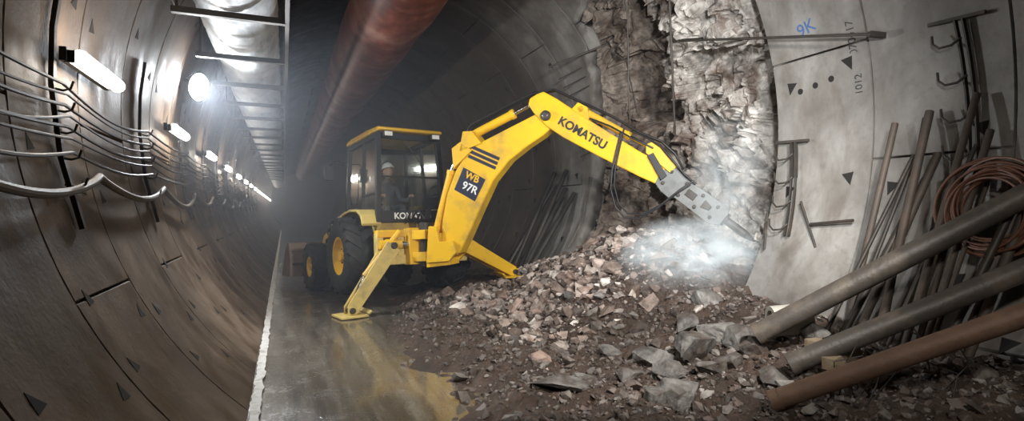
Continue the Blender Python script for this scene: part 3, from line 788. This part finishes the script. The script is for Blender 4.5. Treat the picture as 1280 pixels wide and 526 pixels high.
# ------------------------------------------------------------------ pipes and stored material, right side
def pipe(name,a,b,r,m):
    mb=MB();a=Vector(a);b=Vector(b);mb.cyl(a,b,r,m,28,hollow=r*.14);d=(b-a).normalized()
    mb.cyl(a+d*.0,a+d*.06,r*1.10,m,28,hollow=r*.2)
    return mb.build(name)
pipe('steel_pipe',(3.85,3.76,.56),(5.38,2.20,1.98),.088,GPIPE)
pipe('steel_pipe',(3.67,3.25,.44),(5.26,1.98,1.50),.080,GPIPE)
pipe('steel_pipe',(3.20,2.98,.30),(5.22,.83,1.83),.070,RUST)
x,y=at(48.2,5.2)
mb=MB();z=hgt(x,y)+.16;mb.cyl((x-.16,y+.02,z),(x+.14,y-.12,z+.03),.14,CONC,32,hollow=.04);mb.cyl((x-.13,y+.006,z),(x+.11,y-.11,z+.02),.10,CONC,24)
mb.build('concrete_core_cylinder')
mb=MB();rr=random.Random(4)
for i in range(15):
    yb=3.75-.08*i+rr.uniform(-.05,.05);xb=4.75+rr.uniform(-.15,.12)
    zt=2.2+rr.uniform(-.35,.45);yt=yb-.1+rr.uniform(-.25,.15);xt=XC+math.sqrt((R-.07)**2-(zt-ZC)**2)
    m=rr.choice([STL,ROD,STL,ROD]);r0=rr.choice([.018,.024,.03,.035])
    mb.cyl((xb,yb,hgt(xb,yb)-.05),(xt-r0,yt,zt),r0,m,12)
mb.build('leaning_steel_rods')
mb=MB()
for i in range(8):
    yb=9.9+.17*i;zt=2.2+rr.uniform(-.4,.3);xt=XC+math.sqrt((R-.06)**2-(zt-ZC)**2)
    mb.cyl((4.5+rr.uniform(-.15,.1),yb,hgt(4.5,min(yb,11))-.05),(xt,yb+rr.uniform(-.1,.3),zt),.045,STL,10)
mb.build('leaning_timber_poles')
mb=MB();cc=Vector((5.20,2.66,1.66))
for i in range(20):
    r0=.31+rr.uniform(-.07,.07);c=cc+Vector((rr.uniform(-.07,.05),rr.uniform(-.04,.04),rr.uniform(-.05,.05)));ph=rr.uniform(-.25,.25)
    mb.tube([c+Vector((ph*.3*math.cos(t)+.05*math.sin(t),r0*math.cos(t),r0*1.05*math.sin(t))) for t in [k*2*math.pi/40 for k in range(40)]],.010,COPPER,7,closed=True)
mb.build('cable_coil')
def rack(y,a0,a1,tilt=.1):
    mb=MB();K=8;P=[wallpt(a0+(a1-a0)*i/K,y+tilt*i/K,R-.05) for i in range(K+1)]
    for s in(-.03,.03):
        for p,q in zip(P,P[1:]): mb.beam(p+Vector((0,s,0)),q+Vector((0,s,0)),.014,.045,STL)
    for i in range(1,K,2):
        p=P[i];o=Vector((-.02,0,0))
        mb.tube([p+o,p+Vector((-.07,.05,-.06)),p+Vector((-.10,.13,-.07)),p+Vector((-.09,.19,-.02)),p+Vector((-.07,.21,.06))],.011,STL,7)
    mb.beam(P[K]+Vector((0,-.2,0)),P[K]+Vector((0,.25,.02)),.03,.03,STL)
    return mb.build('cable_hook_rack')
rack(4.72,201,182.5);rack(2.95,190,168);
mb=MB()
mb.cyl((5.30,4.35,1.25),(5.42,4.64,1.75),.014,STL,8);mb.cyl((5.2,4.95,1.2),(5.35,5.05,1.62),.014,STL,8)
mb.cyl((5.34,3.95,1.55),(5.34,4.45,1.50),.016,STL,8)
mb.build('wall_anchor_bars')
mb=MB();mb.cyl((5.18,6.45,4.05),(5.28,3.72,3.36),.016,STL,10);mb.beam((5.28,3.74,3.37),(5.44,3.70,3.36),.05,.05,STL);mb.beam((5.18,6.40,4.04),(5.6,6.42,4.12),.04,.04,STL);mb.build('rock_bolt_bar')
mb=MB()
mb.cyl((4.62,6.0,5.2),(5.15,6.50,2.70),.016,STL,8)
mb.tube([(4.55,7.0,5.1),(4.75,7.1,4.6),(4.8,7.15,4.0),(4.84,7.2,3.4),(4.9,7.25,3.0)],.012,STL,8)
mb.tube([(4.9,7.9,4.3),(5.2,7.8,4.1),(5.1,7.6,3.9),(5.2,7.5,3.2)],.01,CBL,8)
mb.build('hanging_reinforcement_bars')
mb=MB()
for a in(150,153,156,172,175): 
    p=wallpt(a,8.9,R-.05);mb.cyl(p+Vector((.1,.25,0)),p+Vector((-.35,.35,-.25)),.012,STL,7)
p=wallpt(147,8.4,R-.1);mb.cyl(p+Vector((.3,0,.1)),p+Vector((-.55,.6,-.25)),.018,STL,8)
mb.tube([wallpt(a,9.55+.05*math.sin(a*.4),R-.06) for a in range(185,212,3)],.02,HOSE,8)
mb.build('protruding_rebar')
mb=MB()
for i in range(10):
    x0=3.6+rr.uniform(0,.9);y0_=2.2+rr.uniform(0,.8);z0_=hgt(x0,y0_)
    mb.tube([(x0,y0_,z0_),(x0+rr.uniform(-.1,.2),y0_+rr.uniform(-.1,.1),z0_+.18),(x0+rr.uniform(-.3,.3),y0_+rr.uniform(-.2,.2),z0_+rr.uniform(.2,.42))],.005,STL,6)
mb.build('loose_tie_wire')
def walltext(body,size,a,y,mat,rot=0):
    c=wallpt(a,y,R-.004);nn=Vector((XC-c.x,0,ZC-c.z)).normalized();ri=Vector((0,-1,0));up=nn.cross(ri)
    Mx=Matrix(((ri.x,up.x,nn.x,c.x),(ri.y,up.y,nn.y,c.y),(ri.z,up.z,nn.z,c.z),(0,0,0,1)))
    o=text('wall_marking',body,size,mat,Mx@Matrix.Rotation(rad(rot),4,'Z'),lining,.001,.0);return o
walltext('070417',.12,166,4.06,MARK,90);walltext('1012',.11,174,4.04,MARK,90);walltext('9K',.2,162,4.55,BLUEP,12)

# ------------------------------------------------------------------ dust cloud at the breaker and tunnel haze
def vol(name,loc,scl,dens,nscale,em,col=(.95,.985,1)):
    bm=bmesh.new();bmesh.ops.create_icosphere(bm,subdivisions=3,radius=1)
    me=bpy.data.meshes.new(name);bm.to_mesh(me);bm.free();o=bpy.data.objects.new(name,me);COL.objects.link(o);o.location=loc;o.scale=scl
    m=bpy.data.materials.new(name+'_material');m.use_nodes=True;nt=m.node_tree;nt.nodes.clear();out=nt.nodes.new('ShaderNodeOutputMaterial')
    p=nt.nodes.new('ShaderNodeVolumePrincipled');p.inputs['Color'].default_value=(*col,1);p.inputs['Anisotropy'].default_value=-.1
    p.inputs['Emission Color'].default_value=(.86,.97,1,1)  # dust glows by itself, in place of multiply scattered light
    tc=nt.nodes.new('ShaderNodeTexCoord');ln=N(nt,'ShaderNodeVectorMath',operation='LENGTH');nt.links.new(tc.outputs['Object'],ln.inputs[0])
    mr=N(nt,'ShaderNodeMapRange');mr.inputs[1].default_value=1;mr.inputs[2].default_value=.1;nt.links.new(ln.outputs['Value'],mr.inputs[0])
    nz=noi(nt,tc.outputs['Object'],nscale,5,.65,.9);nr=ramp(nt,nz,[(.38,0),(.66,1)])
    mu=N(nt,'ShaderNodeMath',operation='MULTIPLY');nt.links.new(mr.outputs[0],mu.inputs[0]);nt.links.new(nr,mu.inputs[1])
    m2=N(nt,'ShaderNodeMath',operation='MULTIPLY');nt.links.new(mu.outputs[0],m2.inputs[0]);m2.inputs[1].default_value=dens
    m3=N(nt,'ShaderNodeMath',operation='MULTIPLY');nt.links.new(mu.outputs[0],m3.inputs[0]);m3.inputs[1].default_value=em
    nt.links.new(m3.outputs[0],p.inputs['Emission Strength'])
    nt.links.new(m2.outputs[0],p.inputs['Density']);nt.links.new(p.outputs[0],out.inputs['Volume']);me.materials.append(m);return o
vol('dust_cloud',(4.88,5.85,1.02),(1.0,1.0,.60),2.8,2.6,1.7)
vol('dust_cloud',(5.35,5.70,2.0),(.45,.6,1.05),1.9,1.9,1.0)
mb=MB();mb.lathe([(0,0),(3.38,0),(3.38,52),(0,52)],LIN,Matrix.Translation((XC,6,ZC))@Matrix.Rotation(rad(-90),4,'X'),48)
hzo=mb.build('tunnel_haze',smooth=False)
m=bpy.data.materials.new('haze');m.use_nodes=True;nt=m.node_tree;nt.nodes.clear();out=nt.nodes.new('ShaderNodeOutputMaterial');vs_=nt.nodes.new('ShaderNodeVolumeScatter')
vs_.inputs['Color'].default_value=(.80,.87,1.0,1);vs_.inputs['Density'].default_value=.019;vs_.inputs['Anisotropy'].default_value=.35
nt.links.new(vs_.outputs[0],out.inputs['Volume']);hzo.data.materials.clear();hzo.data.materials.append(m)

# ------------------------------------------------------------------ lights
def spot(name,loc,tgt,power,ang,blend=.6,size=.15,col=(1,1,1)):
    l=bpy.data.lights.new(name,'SPOT');l.energy=power;l.spot_size=rad(ang);l.spot_blend=blend;l.shadow_soft_size=size;l.color=col
    o=bpy.data.objects.new(name,l);COL.objects.link(o);o.location=loc
    o.rotation_euler=(Vector(tgt)-Vector(loc)).to_track_quat('-Z','Y').to_euler();return o
spot('work_floodlight_beam',(2.8,.8,3.7),(3.5,7.0,1.3),1450,76,.5,.15,(1,.98,.95))
spot('rock_fill_light',(1.4,.8,2.9),(5.3,6.5,2.7),1250,54,.6,.15,(.96,.98,1))  # added fill aimed at the rock, no fixture
spot('ground_fill_light',(1.0,-.6,3.6),(3.2,3.6,.3),340,78,.8,.2,(1,.95,.88))  # added fill to brighten the foreground, no lamp stands here
spot('wall_floodlight_beam',tuple(F+aim*.1),(2.2,6.6,1.4),560,140,.9,.12,(.90,.95,1))
spot('duct_fill_light',(-.2,7.4,2.7),(-.45,4.6,4.05),90,100,.8,.12,(.92,.95,1))  # extra spot added only to brighten the silver duct
w=bpy.data.worlds.new('world');S.world=w;w.use_nodes=True;w.node_tree.nodes['Background'].inputs[0].default_value=(.01,.01,.012,1);w.node_tree.nodes['Background'].inputs[1].default_value=.3

# ------------------------------------------------------------------ camera
cam=bpy.data.cameras.new('camera');cam.sensor_width=36;cam.lens=700/1280*36;cam.clip_start=.05;cam.clip_end=200
co=bpy.data.objects.new('camera',cam);COL.objects.link(co);co.location=(0,0,1.65);co.rotation_euler=(rad(90),0,rad(-22.15));S.camera=co
S.view_settings.view_transform='Standard';S.view_settings.exposure=.15
